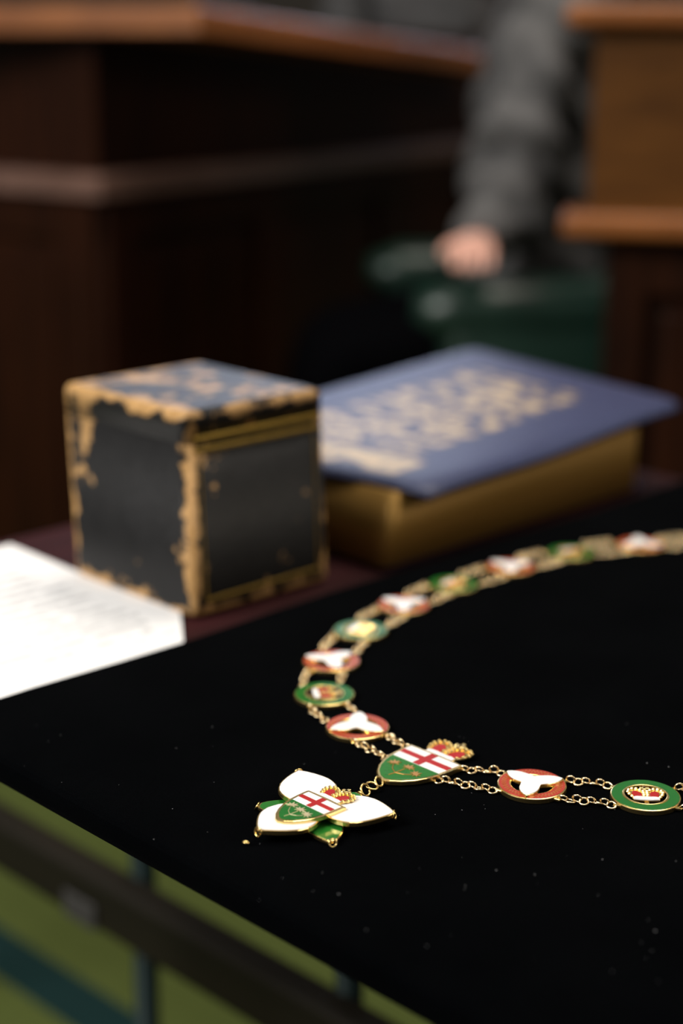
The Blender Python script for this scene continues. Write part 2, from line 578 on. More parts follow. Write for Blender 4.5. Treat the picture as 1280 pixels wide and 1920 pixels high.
bm = bmesh.new(); torus(bm, .00225, .00058, 18, 7)
link_me = build_mesh(bm, 'chain_link', 'pale_gold', collar, True)
first_link = [link_me]


def add_link(p, ang, tilt, roll):
    if first_link:
        o = first_link.pop()
    else:
        o = link_me.copy(); scene.collection.objects.link(o); o.parent = collar
    o.rotation_mode = 'XYZ'
    o.location = p
    o.rotation_euler = (tilt, roll, ang)


tang = []
for i in range(nC):
    a, b, c = cen[i - 1], cen[i], cen[(i + 1) % nC]
    tang.append(((b - a).normalized() + (c - b).normalized()).normalized())
rings = []
for i in range(nC):
    inward = Vector((tang[i].y, -tang[i].x, 0))      # loop runs clockwise seen from above
    if kinds[i] == 's':
        rings.append(None); continue
    ang = math.atan2(inward.y, inward.x) - math.pi / 2
    ring = add_ring(kinds[i], Vector((cen[i].x, cen[i].y, .0003)), ang)
    if kinds[i] == 'r':
        pa = R(petal_ang.get(i, 90 if i % 4 else 30))
        for ch in ring.children:
            if ch.name.startswith('trillium'): ch.rotation_euler = (0, 0, pa - ang)
    rings.append(ring)

# collar shield
SA = R(45) - math.pi / 2                             # local +y -> 45 degrees in plan
SW, SH = .0375, .043
stop = (at(767.7, 1397.5, .003) + at(872.5, 1435.3, .003)) / 2
sh = empty('tmp', (0, 0, 0)); bpy.data.objects.remove(sh)


def make_shield(name, parent, W, Hh, loc, ang, z, th, leafmat, field, lw=1.0):
    out = mirror(shield_half(W, Hh)); o = (0, -Hh * .45)
    bm = bmesh.new(); prism(bm, out, z, z + th, .0006)
    s = build_mesh(bm, name, 'gold', parent, False, loc, ang)
    inn = scale_out(out, 1 - .0016 / W * 2, o)
    zc = z + th - .0002; yd = -Hh * .40
    bm = bmesh.new(); prism(bm, clip_below(inn, yd), zc, zc + .0004, .0001)
    build_mesh(bm, 'green_field', field, s)
    bm = bmesh.new(); prism(bm, clip_above(inn, yd + .0002), zc, zc + .0004, .0001)
    build_mesh(bm, 'white_chief', 'white_enamel', s)
    yt = max(y for x, y in inn); ym = (yt + yd) / 2; t = W * .052; hw = max(x for x, y in inn) * .985
    bm = bmesh.new()
    pts = [(-hw, ym - t), (-t * 1.15, ym - t), (-t * 1.15, yd + .0003), (t * 1.15, yd + .0003), (t * 1.15, ym - t), (hw, ym - t), (hw, ym + t), (t * 1.15, ym + t), (t * 1.15, yt - .0001), (-t * 1.15, yt - .0001), (-t * 1.15, ym + t), (-hw, ym + t)]
    prism(bm, pts, zc + .0003, zc + .0006, 0)
    build_mesh(bm, 'red_cross', 'red_enamel', s)
    ls = W * .098 * lw
    for cx, cy, la in ((-W * .24, -Hh * .54, 25), (W * .0, -Hh * .56, 0), (W * .22, -Hh * .60, -30)) if lw > 1.2 else ((-W * .23, -Hh * .56, 40), (W * .02, -Hh * .54, 0), (W * .22, -Hh * .62, -35)):
        bm = bmesh.new(); prism(bm, leaf_outline(ls, R(la), (cx, cy)), zc + .0003, zc + .0007, 0)
        build_mesh(bm, 'maple_leaf', leafmat, s)
    bm = bmesh.new(); zs = zc + .00045
    for path in (((-.02, -.86), (.0, -.76), (.01, -.60)), ((.0, -.76), (-.12, -.70), (-.21, -.60)), ((.0, -.76), (.12, -.72), (.20, -.66))):
        tube(bm, [(x * W, y * Hh, zs) for x, y in path], W * .0075, 5)
    build_mesh(bm, 'stem', leafmat, s)
    return s


cs = make_shield('shield_plate', collar, SW, SH, Vector((stop.x, stop.y, .0002)), SA, .0008, .0024, 'dull_gold', 'leaf_green_enamel')
cr, S = make_crown(cs, .025, .0012, Matrix.Translation((0, .0088, 0)), tall=1.0)
crown_fill(cs, S, .0012)


# strands of round links
def strand(p, q, seed):
    rnd = random.Random(seed)
    d = q - p; L = d.length; n = max(2, round(L / .0036)); dd = d.normalized()
    nrm = Vector((-dd.y, dd.x, 0)); bow = rnd.uniform(-.0012, .0012)
    a = math.atan2(d.y, d.x)
    for k in range(n):
        t = (k + .5) / n
        pos = p + d * t + nrm * (bow * math.sin(math.pi * t) + rnd.uniform(-.0002, .0002))
        flat = k % 2 == 0
        tl_ = R(rnd.uniform(8, 24) * (1 if k % 4 else -1)) if flat else R(rnd.uniform(48, 72)); rl_ = R(rnd.uniform(-6, 6))
        zz = .00225 * math.hypot(math.sin(tl_), math.sin(rl_)) + .0007
        add_link(Vector((pos.x, pos.y, zz)), a + rnd.uniform(-.2, .2), tl_, rl_)


def lug(i, sgn_t, side):
    """attachment point of medallion i: sgn_t -1 towards the previous, +1 towards the next; side +1 = inner strand"""
    if kinds[i] == 's':
        M = Matrix.Translation((stop.x, stop.y, 0)) @ Matrix.Rotation(SA, 4, 'Z')
        x = -1 if sgn_t > 0 else 1                   # the loop leaves towards the left side of the shield
        return M @ (Vector((x * SW * .50, -SH * .06, 0)) if side > 0 else Vector((x * SW * .455, -SH * .47, 0)))
    inward = Vector((tang[i].y, -tang[i].x, 0))
    return cen[i] + tang[i] * (sgn_t * RM * .92) + inward * (side * RM * .62)


for i in range(nC):
    j = (i + 1) % nC
    for side in (1, -1):
        strand(lug(i, 1, side), lug(j, -1, side), i * 7 + side)

# ------------------------------------------------------------------ trillium pendant
pc = at(594, 1518, .004); PA = R(45) - math.pi / 2
pen = empty('trillium_pendant', (pc.x, pc.y, VZ), PA)
tag(pen, 'white and green trillium flower pendant with a small shield, below the chain', 'pendant')
for k in range(3):                                   # sepals behind
    a = R(90 + 120 * k); M = Matrix.Rotation(a, 4, 'Z')
    Ls = .0325
    out = petal_outline(Ls, .0090)
    out = [(min(x, Ls * .93), y) for x, y in out]
    bm = bmesh.new(); prism(bm, out, .0010, .0026, .0004, M)
    s = build_mesh(bm, 'sepal', 'gold', pen)
    bm = bmesh.new(); prism(bm, scale_out(out, .93, (Ls * .5, 0)), .0024, .0029, .0002, M)
    build_mesh(bm, 'green_enamel_inlay', 'leaf_green_enamel', s)
    bm = bmesh.new()
    torus(bm, .0019, .00042, 16, 6, M @ Matrix.Translation((Ls * .955, 0, .0017)) @ Matrix.Rotation(R(62), 4, 'Y'))
    build_mesh(bm, 'tip_ring', 'gold', s, True)
for k in range(3):                                   # petals in front
    a = R(270 + 120 * k) + R((0, 2, 0)[k]); M = Matrix.Translation((0, 0, .0045)) @ Matrix.Rotation(a, 4, 'Z') @ Matrix.Rotation(R(-1.2), 4, 'Y')
    Lp = .0396
    out = petal_outline(Lp, .0150)
    bm = bmesh.new(); prism(bm, out, -.0004 + k * .0001, .0018 + k * .0001, .0005, M)
    s = build_mesh(bm, 'petal', 'gold', pen)
    bm = bmesh.new(); prism(bm, scale_out(out, .955, (Lp * .5, 0)), .0014 + k * .0001, .0021 + k * .0001, .0003, M)
    build_mesh(bm, 'white_enamel_inlay', 'white_enamel', s)
    bm = bmesh.new()
    torus(bm, .0022, .00040, 18, 6, M @ Matrix.Translation((Lp * .985, 0, .0006)) @ Matrix.Rotation(R(80), 4, 'Y'))
    build_mesh(bm, 'tip_ring', 'gold', s, True)
Mp = (Matrix.Translation((pc.x, pc.y, 0)) @ Matrix.Rotation(PA, 4, 'Z')).inverted()
a_ = at(583, 1482, .0085); b_ = at(645, 1512.6, .0085); pt = (a_ + b_) / 2; pt.z = 0
pl = Mp @ pt
ps = make_shield('shield', pen, .0262, .0335, Vector((pl.x, pl.y, 0)), 0, .0066, .0020, 'leaf_gold', 'green_enamel', 1.3)
cr, S = make_crown(pen, .0185, .0070, Matrix.Translation((pl.x, pl.y + .0062, 0)), tall=.95)
crown_fill(cr, S, .0070)
# jump rings joining it to the collar shield
tipc = Vector((stop.x, stop.y, 0)) + (Matrix.Rotation(SA, 3, 'Z') @ Vector((0, -SH, 0)))
lt = Mp @ tipc
sx, sy = 0, .0325
for k, f in enumerate((.12, .48, .86)):
    bm = bmesh.new()
    p = Vector((sx + (lt.x - sx) * f, sy + (lt.y - sy) * f, .0028))
    aa = math.atan2(lt.y - sy, lt.x - sx)
    torus(bm, .0031 if k < 2 else .0026, .0006, 20, 8, Matrix.Translation(p) @ Matrix.Rotation(aa, 4, 'Z') @ Matrix.Rotation(R((58, 14, 55)[k]), 4, 'X'))
    build_mesh(bm, 'jump_ring', 'gold', pen, True)

# ------------------------------------------------------------------ leather box
BA, BB, BH = .1313, .1403, .1475
bx = empty('leather_box', (-.1020 + (BA * math.cos(R(44.6)) - BB * math.sin(R(44.6))) / 2, 1.0355 + (BA * math.sin(R(44.6)) + BB * math.cos(R(44.6))) / 2, TT + .0008), R(44.6))
bx.rotation_euler = (0, 0, R(44.6))
tag(bx, 'old black leather cube box with worn gold edges beside the book', 'box')


def worn_leather():
    m, t, b = nt('worn_leather'); setp(b, (0.01, 0.01, 0.011), 0.42, 0, 0.5)
    c = N(t, 'ShaderNodeTexCoord', object=bx); o = c.outputs['Object']
    s = N(t, 'ShaderNodeSeparateXYZ'); t.links.new(o, s.inputs[0])
    dx = math_n(t, 'SUBTRACT', BA / 2, math_n(t, 'ABSOLUTE', s.outputs[0]))
    dy = math_n(t, 'SUBTRACT', BB / 2, math_n(t, 'ABSOLUTE', s.outputs[1]))
    dz = math_n(t, 'SUBTRACT', BH / 2, math_n(t, 'ABSOLUTE', math_n(t, 'SUBTRACT', s.outputs[2], BH / 2)))
    med = math_n(t, 'MAXIMUM', math_n(t, 'MINIMUM', dx, dy), math_n(t, 'MINIMUM', math_n(t, 'MAXIMUM', dx, dy), dz))
    n1 = noise_n(t, o, 45, 4, .6); n2 = noise_n(t, o, 130, 3)
    lim = math_n(t, 'MULTIPLY', math_n(t, 'SUBTRACT', n1, .30), .027)
    edge = ramp(t, math_n(t, 'SUBTRACT', lim, med), -.0012, .0012)
    # scuffed patches on the lid and along the lower corner
    top = ramp(t, s.outputs[2], BH - .004, BH - .001)
    n3 = noise_n(t, o, 24, 5, .62)
    patch_t = math_n(t, 'MULTIPLY', top, ramp(t, n3, .54, .62))
    patch_s = math_n(t, 'MULTIPLY', ramp(t, math_n(t, 'SUBTRACT', noise_n(t, o, 33, 4, .6), math_n(t, 'MULTIPLY', med, 2.2)), .565, .60), .8)
    fac = math_n(t, 'MAXIMUM', edge, math_n(t, 'MAXIMUM', patch_t, patch_s))
    tan_ = mixc(t, n2, (0.24, 0.12, 0.03), (0.66, 0.40, 0.17))
    lea = mixc(t, noise_n(t, o, 16, 4), (0.003, 0.003, 0.003), (0.014, 0.014, 0.015))
    t.links.new(mixc(t, fac, lea, tan_), b.inputs['Base Color'])
    b.inputs['Specular IOR Level'].default_value = 0.24
    t.links.new(math_n(t, 'ADD', math_n(t, 'MULTIPLY', n2, .2), .34), b.inputs['Roughness'])
    bump(t, b, math_n(t, 'SUBTRACT', n2, fac), .4, .0006)


worn_leather()
plain('gilt_line', (0.42, 0.27, 0.05), 0.4, 0.7, var=0.4, scale=200)


def wn(o):
    md = o.modifiers.new('weighted', 'WEIGHTED_NORMAL'); md.weight = 90; md.keep_sharp = True


def rbox(bm, hx, hy, z0, z1, bev, seg=4, wob=.0006, seam=None):
    b2 = bmesh.new(); box(b2, -hx, hx, -hy, hy, z0, z1)
    ed = [e for e in b2.edges if seam is None or not all(abs(v.co.z - seam) < 1e-6 for v in e.verts)]
    bmesh.ops.bevel(b2, geom=ed, offset=bev, segments=seg, profile=0.5, affect='EDGES')
    for v in b2.verts:
        q = noise.noise_vector(v.co * 60) * wob; v.co += q
    merge(bm, b2, Matrix.Shear('XY', 4, (-.026, .024)))


bm = bmesh.new(); rbox(bm, BA / 2, BB / 2, 0, BH * .848, .006, seam=BH * .848)
wn(build_mesh(bm, 'body', 'worn_leather', bx, True))
bm = bmesh.new(); rbox(bm, BA / 2, BB / 2, BH * .850, BH, .006, seam=BH * .850)
wn(build_mesh(bm, 'lid', 'worn_leather', bx, True))
bm = bmesh.new(); rbox(bm, BA / 2 - .004, BB / 2 - .004, BH * .82, BH * .87, .002)
build_mesh(bm, 'inner_rim', 'gilt_line', bx)
for z in (.800, .855):                                # gilt lines along the right-hand face
    bm = bmesh.new(); box(bm, -BA / 2 + .008, BA / 2 - .006, -BB / 2 - .0012, -BB / 2 + .002, BH * z, BH * z + .0035, .0006, 1, Matrix.Shear('XY', 4, (-.026, .024)))
    build_mesh(bm, 'gilt_line', 'gilt_line', bx)
for x in (-BA / 2 + .0125, BA / 2 - .012):
    bm = bmesh.new(); box(bm, x - .0007, x + .0007, -BB / 2 - .0009, -BB / 2 + .002, BH * .08, BH * .78, .0003, 1, Matrix.Shear('XY', 4, (-.026, .024)))
    build_mesh(bm, 'gilt_line', 'gilt_line', bx)
bm = bmesh.new(); box(bm, -BA / 2 + .0125, BA / 2 - .012, -BB / 2 - .0009, -BB / 2 + .002, BH * .075, BH * .09, .0003, 1, Matrix.Shear('XY', 4, (-.026, .024)))
build_mesh(bm, 'gilt_line', 'gilt_line', bx)

# ------------------------------------------------------------------ large blue book
F0 = at(722, 1077, -PT); R0 = at(1192, 924, -PT)
bk = empty('bible', (F0.x, F0.y, TT))
bk.name = 'large_book'
tag(bk, 'thick blue leather book with gilt page edges and gold stamped cover', 'book')
QF, QR, QB, QL = at(803, 922, .0465), at(1284, 752, .060), at(890, 652, .068), at(300, 818, .052)


def quad(a, b):
    return (QF * (1 - a) + QR * a) * (1 - b) + (QL * (1 - a) + QB * a) * b - Vector((F0.x, F0.y, TT))


def book_mats():
    m, t, b = nt('blue_leather'); setp(b, (0.025, 0.04, 0.15), 0.42, 0, 0.5)
    uv = N(t, 'ShaderNodeUVMap'); o = N(t, 'ShaderNodeTexCoord').outputs['Object']
    sp = N(t, 'ShaderNodeSeparateXYZ'); t.links.new(uv.outputs[0], sp.inputs[0])
    a, bb = sp.outputs[0], sp.outputs[1]

    def band(v, lo, hi, s=.01):
        return math_n(t, 'MULTIPLY', ramp(t, v, lo - s, lo + s), math_n(t, 'SUBTRACT', 1.0, ramp(t, v, hi - s, hi + s)))
    n = noise_n(t, o, 55, 3, .6); n2 = noise_n(t, o, 26, 2)
    rows = math_n(t, 'GREATER_THAN', math_n(t, 'PINGPONG', a, .045), .014)
    lace = ramp(t, n, .44, .54)
    field = math_n(t, 'MULTIPLY', band(a, .20, .84), band(bb, .27, .80))
    f1 = math_n(t, 'MULTIPLY', field, math_n(t, 'MULTIPLY', lace, rows))
    small = math_n(t, 'MULTIPLY', band(a, .055, .16), band(bb, .18, .84))
    f2 = math_n(t, 'MULTIPLY', small, ramp(t, n2, .42, .5))
    gold = math_n(t, 'MAXIMUM', f1, f2)
    lea = mixc(t, noise_n(t, o, 90, 3), (0.020, 0.027, 0.075), (0.038, 0.050, 0.125))
    t.links.new(mixc(t, gold, lea, (0.60, 0.45, 0.27)), b.inputs['Base Color'])
    t.links.new(math_n(t, 'MULTIPLY', gold, .35), b.inputs['Metallic'])
    bump(t, b, noise_n(t, o, 400, 3), .3, .0005)
    m, t, b = nt('gilt_pages'); setp(b, (0.5, 0.28, 0.06), 0.45, 0.45)
    o = N(t, 'ShaderNodeTexCoord').outputs['Object']
    mp = N(t, 'ShaderNodeMapping'); t.links.new(o, mp.inputs[0]); mp.inputs['Scale'].default_value = (6, 6, 900)
    n = noise_n(t, mp.outputs[0], 1.0, 3)
    t.links.new(mixc(t, n, (0.26, 0.13, 0.025), (0.52, 0.31, 0.075)), b.inputs['Base Color'])
    bump(t, b, n, .25, .0004)


book_mats()


def slab_grid(bm, top, th, na, nb):
    """curved sheet given by top(a, b), thickness th downward, with uv"""
    uvl = bm.loops.layers.uv.verify(); V = {}
    for i in range(na + 1):
        for j in range(nb + 1):
            p = top(i / na, j / nb)
            V[i, j, 1] = bm.verts.new(p); V[i, j, 0] = bm.verts.new(p - Vector((0, 0, th)))

    def face(ks):
        f = bm.faces.new([V[k] for k in ks]); f.smooth = True
        for l, k in zip(f.loops, ks): l[uvl].uv = (k[0] / na, k[1] / nb)
    for i in range(na):
        for j in range(nb):
            face([(i, j, 1), (i + 1, j, 1), (i + 1, j + 1, 1), (i, j + 1, 1)])
            face([(i, j, 0), (i, j + 1, 0), (i + 1, j + 1, 0), (i + 1, j, 0)])
    for i in range(na):
        face([(i, 0, 0), (i + 1, 0, 0), (i + 1, 0, 1), (i, 0, 1)]); face([(i + 1, nb, 0), (i, nb, 0), (i, nb, 1), (i + 1, nb, 1)])
    for j in range(nb):
        face([(na, j, 0), (na, j + 1, 0), (na, j + 1, 1), (na, j, 1)]); face([(0, j + 1, 0), (0, j, 0), (0, j, 1), (0, j + 1, 1)])


def cover_top(a, b):
    # rounded corners by pulling corner samples in, and a gentle wave of the limp leather
    aa, b2_ = a, b
    ca = min(a, 1 - a); cb = min(b, 1 - b); r = .035
    if ca < r and cb < r * 1.3:
        k = ((r - ca) / r) * ((r * 1.3 - cb) / (r * 1.3)) * .30
        aa += (.5 - a) * 2 * k * r; b2_ += (.5 - b) * 2 * k * r * 1.3
    p = quad(aa, b2_)
    p.z += .0012 * math.sin(a * 9 + .8) * (1 - b) - .004 * (max(0, .06 - b) / .06) ** 2 - .002 * (max(0, .05 - a) / .05) ** 2
    return p


bm = bmesh.new(); slab_grid(bm, cover_top, .0035, 40, 28)
build_mesh(bm, 'front_cover', 'blue_leather', bk)
# page block
W2 = Matrix.Translation((-F0.x, -F0.y, -TT))
p0 = W2 @ F0; p1 = W2 @ R0; qb = quad(.95, .95); ql = quad(.06, .95)
p0.z = p1.z = 0


def inv_quad_z(x, y):
    best = None
    a = b = .5
    for _ in range(12):
        p = quad(a, b); ex, ey = x - p.x, y - p.y
        da = (quad(a + .001, b) - p) / .001; db = (quad(a, b + .001) - p) / .001
        det = da.x * db.y - db.x * da.y
        a += (ex * db.y - db.x * ey) / det; b += (da.x * ey - ex * da.y) / det
    return cover_top(min(1, max(0, a)), min(1, max(0, b))).z


bm = bmesh.new()
base = []
foot = [Vector((p0.x, p0.y)), Vector((p1.x, p1.y)), Vector((qb.x, qb.y)), Vector((ql.x, ql.y))]
for i, c in enumerate(foot):
    pv, nx_ = foot[i - 1], foot[(i + 1) % 4]; r = .008
    e0 = c + (pv - c).normalized() * r; e1 = c + (nx_ - c).normalized() * r
    for k in range(7):
        t = k / 6; base.append(e0 * (1 - t) ** 2 + c * 2 * t * (1 - t) + e1 * t ** 2)
vb = [bm.verts.new((c.x, c.y, .0045)) for c in base]
lean = (p1 - p0).normalized() * .013 + (ql - p0).normalized() * .004
tops = [c + Vector((lean.x, lean.y)) * (1 if i < 7 or i > 20 else .3) for i, c in enumerate(base)]
vt = [bm.verts.new((c.x, c.y, inv_quad_z(c.x, c.y) - .0036)) for c in tops]
bm.faces.new(vb[::-1]); bm.faces.new(vt)
for i in range(len(base)):
    j = (i + 1) % len(base); f = bm.faces.new((vb[i], vb[j], vt[j], vt[i])); f.smooth = True
build_mesh(bm, 'page_block', 'gilt_pages', bk)
bm = bmesh.new()
ctr = sum(foot, Vector((0, 0))) / 4
ft = [c + (ctr - c).normalized() * .006 for c in foot]; ft[1] = foot[1] + (foot[1] - foot[0]).normalized() * .014 + (foot[2] - foot[1]).normalized() * .006


def back_top(a, b):
    c = (ft[0] * (1 - a) + ft[1] * a) * (1 - b) + (ft[3] * (1 - a) + ft[2] * a) * b
    return Vector((c.x, c.y, .0044))


slab_grid(bm, back_top, .0036, 16, 12)
build_mesh(bm, 'back_cover', 'blue_leather', bk)
# spine: curved strip joining the covers along the far side
bm = bmesh.new(); prev = None
for k in range(9):
    t = k / 8; row = []
    for a in (.0, .25, .5, .75, 1.0):
        lo = back_top(a, 1); hi = cover_top(a, 1)
        p = lo.lerp(hi, t); out = (lo.lerp(hi, .5) - Vector((ctr.x, ctr.y, 0))); out.z = 0
        dirv = Vector((qb.x - p1.x, qb.y - p1.y, 0)).normalized()
        row.append(p + dirv * (.008 * math.sin(math.pi * t)))
    row = [bm.verts.new(p) for p in row]
    if prev:
        for i in range(4):
            f = bm.faces.new((prev[i + 1], prev[i], row[i], row[i + 1])); f.smooth = True
    prev = row
build_mesh(bm, 'spine', 'blue_leather', bk)

# ------------------------------------------------------------------ printed sheet
pr = at(338, 1150, -PT + .001); pu = at(20, 1021, -PT + .001)
pr.z = pu.z = 0
ey = (pu - pr).normalized(); ex = Vector((ey.y, -ey.x, 0))          # ey up the page's right side, ex to the right
if ex.y < 0: ex = -ex
pap = empty('printed_sheet', (pr.x, pr.y, TT), math.atan2(ex.y, ex.x))
tag(pap, 'white printed sheet of paper lying left of the leather box', 'paper')


def paper_mat():
    m, t, b = nt('paper'); setp(b, (0.86, 0.86, 0.86), 0.75, 0, 0.3)
    o = N(t, 'ShaderNodeTexCoord').outputs['Object']
    s = N(t, 'ShaderNodeSeparateXYZ'); t.links.new(o, s.inputs[0])
    line = math_n(t, 'LESS_THAN', math_n(t, 'PINGPONG', math_n(t, 'ADD', s.outputs[1], .3), .0075), .0027)
    mp = N(t, 'ShaderNodeMapping'); t.links.new(o, mp.inputs[0]); mp.inputs['Scale'].default_value = (1, 1 / .015 * .05, 1)
    ch = math_n(t, 'GREATER_THAN', noise_n(t, o, 420, 2), .50)
    wd = math_n(t, 'GREATER_THAN', noise_n(t, mp.outputs[0], 70, 1), .43)
    inx = math_n(t, 'MULTIPLY', math_n(t, 'GREATER_THAN', s.outputs[0], -.19), math_n(t, 'LESS_THAN', math_n(t, 'ADD', s.outputs[0], math_n(t, 'MULTIPLY', noise_n(t, mp.outputs[0], 9, 1), .06)), .0))
    iny = math_n(t, 'MULTIPLY', math_n(t, 'GREATER_THAN', s.outputs[1], -.03), math_n(t, 'LESS_THAN', s.outputs[1], .185))
    ink = math_n(t, 'MULTIPLY', line, math_n(t, 'MULTIPLY', wd, math_n(t, 'MULTIPLY', inx, iny)))
    t.links.new(mixc(t, ink, (0.86, 0.86, 0.86), (0.50, 0.50, 0.51)), b.inputs['Base Color'])


paper_mat()
PWD = .216; top_l = (pu - pr).length
bm = bmesh.new()
outl = [(0, 0), (0, top_l), (-PWD, top_l), (-PWD, -.058), (-.042, -.058)]
outl = outl[::-1]
b2 = bmesh.new(); f = b2.faces.new([b2.verts.new((x, y, 0)) for x, y in outl])
b2.normal_update()
if f.normal.z < 0: f.normal_flip()
bmesh.ops.triangulate(b2, faces=b2.faces[:])
bmesh.ops.subdivide_edges(b2, edges=b2.edges[:], cuts=5, use_grid_fill=True)
ext = bmesh.ops.solidify(b2, geom=b2.faces[:], thickness=.0004)
for v in b2.verts:
    v.co.z += .0012 + .0016 * math.exp(-((v.co.x + .02) ** 2 + v.co.y ** 2) / .002) + .0005 * math.sin(v.co.x * 30)
merge(bm, b2)
build_mesh(bm, 'sheet', 'paper', pap)

# ------------------------------------------------------------------ panelled desks of the chamber
def run_frame(p, q):
    """local x from p to q, local y away from the viewer"""
    d = Vector((q[0] - p[0], q[1] - p[1], 0)); a = math.atan2(d.y, d.x)
    return Matrix.Translation((p[0], p[1], 0)) @ Matrix.Rotation(a, 4, 'Z'), d.length


def part(parent, name, mat, build, smooth=False):
    bm = bmesh.new(); build(bm); return build_mesh(bm, name, mat, parent, smooth)


def panelled_run(root, M, L, zl, stiles, mat, lo_z=0.0):
    """framing of one straight front below the ledge; local y = 0 is the body's face"""
    for x0, x1 in stiles:
        bm = bmesh.new(); box(bm, x0, x1, -.018, .004, lo_z + .06, zl - .03, .004, 2, M); build_mesh(bm, 'stile', mat, root)
    for z0, z1 in ((zl - .125, zl - .03), (lo_z, lo_z + .12)):
        bm = bmesh.new(); box(bm, 0, L, -.015, .004, z0, z1, .004, 2, M); build_mesh(bm, 'rail', mat, root)
    for (a0, a1), (b0, b1) in zip(stiles, stiles[1:]):
        bm = bmesh.new(); box(bm, a1 + .02, b0 - .02, -.008, .004, lo_z + .15, zl - .16, .006, 2, M); build_mesh(bm, 'panel', mat, root)


def moulding(bm, pts, z0, z1, depth, bev=.008):
    """ledge following a polyline of front edge points, going back by depth"""
    n = len(pts); P = [Vector((x, y)) for x, y in pts]; back = []
    for i in range(n):
        d1 = (P[i] - P[i - 1]).normalized() if i else (P[1] - P[0]).normalized()
        d2 = (P[i + 1] - P[i]).normalized() if i < n - 1 else d1
        nn = (Vector((-d1.y, d1.x)) + Vector((-d2.y, d2.x))).normalized()
        nn /= max(.35, nn.dot(Vector((-d1.y, d1.x))))
        back.append(P[i] + nn * depth)
    prism(bm, [(p.x, p.y) for p in P] + [(p.x, p.y) for p in back[::-1]], z0, z1, bev)


# desk on the left: nearest corner points at the camera
CZl = atd(190, 322, 2.85).z
ZL = atd(187, 330, 2.85).z                            # ledge top
kc = atd(187, 335, 2.85); kl = at(0, 316, ZL - VZ); kr = at(905, 258, ZL - VZ)
dl = (kl - kc); dr = (kr - kc); dl.z = dr.z = 0
pl_end = kc + dl.normalized() * 1.6; pr_end = kc + dr.normalized() * (dr.length + .05)
ldesk = empty('panelled_desk', (kc.x, kc.y, 0)); Ml = Matrix.Translation((-kc.x, -kc.y, 0))
tag(ldesk, 'dark mahogany panelled desk with a ledge, behind the leather box', 'desk')
ZT = atd(372, 8, 2.80).z
tc = atd(372, 25, 2.78)


def front(bm_b, *a): pass


loc2 = lambda p: (p.x - kc.x, p.y - kc.y)
nl = Vector((dl.normalized().y, -dl.normalized().x, 0)); nl = nl if nl.y > 0 else -nl
nr = Vector((-dr.normalized().y, dr.normalized().x, 0)); nr = nr if nr.dot(Vector((0, 1, 0))) > 0 else -nr
cin = kc + (nl + nr) * .045                           # body corner behind the ledge
# left run: local x runs from its far end to the corner
Mr, Lr = run_frame(cin, pr_end + nr * .045)
Mlr, Ll = run_frame(pl_end + nl * .045, cin)
pe, pf = pl_end + nl * .045, pr_end + nr * .045
for nm, z0, z1 in (('body', 0, ZL - .02), ('upper_body', ZL - .02, ZT - .02)):
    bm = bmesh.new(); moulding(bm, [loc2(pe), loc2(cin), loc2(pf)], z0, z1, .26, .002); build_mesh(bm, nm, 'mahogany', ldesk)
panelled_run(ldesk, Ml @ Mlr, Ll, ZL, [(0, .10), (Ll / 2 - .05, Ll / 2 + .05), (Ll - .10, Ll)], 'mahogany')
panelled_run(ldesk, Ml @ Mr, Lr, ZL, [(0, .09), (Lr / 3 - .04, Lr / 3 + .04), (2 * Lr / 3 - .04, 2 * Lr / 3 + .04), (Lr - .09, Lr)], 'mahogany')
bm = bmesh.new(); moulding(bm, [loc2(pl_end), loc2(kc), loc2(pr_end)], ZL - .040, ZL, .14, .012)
build_mesh(bm, 'ledge', 'mahogany_ledge_sheen', ldesk)
# top rim
tl = atd(-260, 36, 2.98); te = tc + dr.normalized() * (dr.length * .93)
bm = bmesh.new(); moulding(bm, [loc2(tl), loc2(tc), loc2(te)], ZT - .046, ZT, .22, .012)
for v in bm.verts:                                   # the reading top falls away along the right-hand run
    s = (Vector((v.co.x + kc.x - tc.x, v.co.y + kc.y - tc.y, 0))).dot(dr.normalized())
    if s > 0: v.co.z -= s * .052
build_mesh(bm, 'top_rim', 'mahogany_rail_lit', ldesk)

# desk on the right, nearer
rk = atd(1100, 400, 2.35)
rdesk = empty('panelled_desk', (rk.x, rk.y, 0))
tag(rdesk, 'lighter brown panelled desk at the right edge behind the book', 'desk')
RZL = atd(1060, 400, 2.35).z; RZT = atd(1060, 4, 2.33).z
q0 = atd(1106, 300, 2.38); q1 = Vector((1.9, 2.12, 0))
Mq, Lq = run_frame(q0, q1); Mrk = Matrix.Translation((-rk.x, -rk.y, 0)) @ Mq
bm = bmesh.new(); box(bm, 0, Lq, .0, .5, RZL - .02, RZT - .02, .003, 1, Mrk); build_mesh(bm, 'upper_body', 'oiled_oak', rdesk)
lo = .032
bm = bmesh.new(); box(bm, lo, Lq, .035, .5, 0, RZL - .02, .003, 1, Mrk); build_mesh(bm, 'body', 'mahogany', rdesk)
for x0, x1 in ((lo, lo + .062), (.55, .63), (1.1, 1.18)):
    bm = bmesh.new(); box(bm, x0, x1, .014, .037, .1, RZL - .03, .004, 2, Mrk); build_mesh(bm, 'stile', 'mahogany', rdesk)
for z0, z1 in ((0, .12), (RZL - .125, RZL - .03)):
    bm = bmesh.new(); box(bm, lo, Lq, .016, .037, z0, z1, .004, 2, Mrk); build_mesh(bm, 'rail', 'mahogany', rdesk)
for x0, x1 in ((lo + .085, .53), (.65, 1.08)):
    bm = bmesh.new(); box(bm, x0, x1, .026, .04, .15, RZL - .15, .008, 2, Mrk); build_mesh(bm, 'panel', 'mahogany', rdesk)
bm = bmesh.new(); box(bm, -.038, Lq, -.035, .10, RZL - .036, RZL, .012, 3, Mrk); build_mesh(bm, 'ledge', 'mahogany_rail_lit', rdesk)
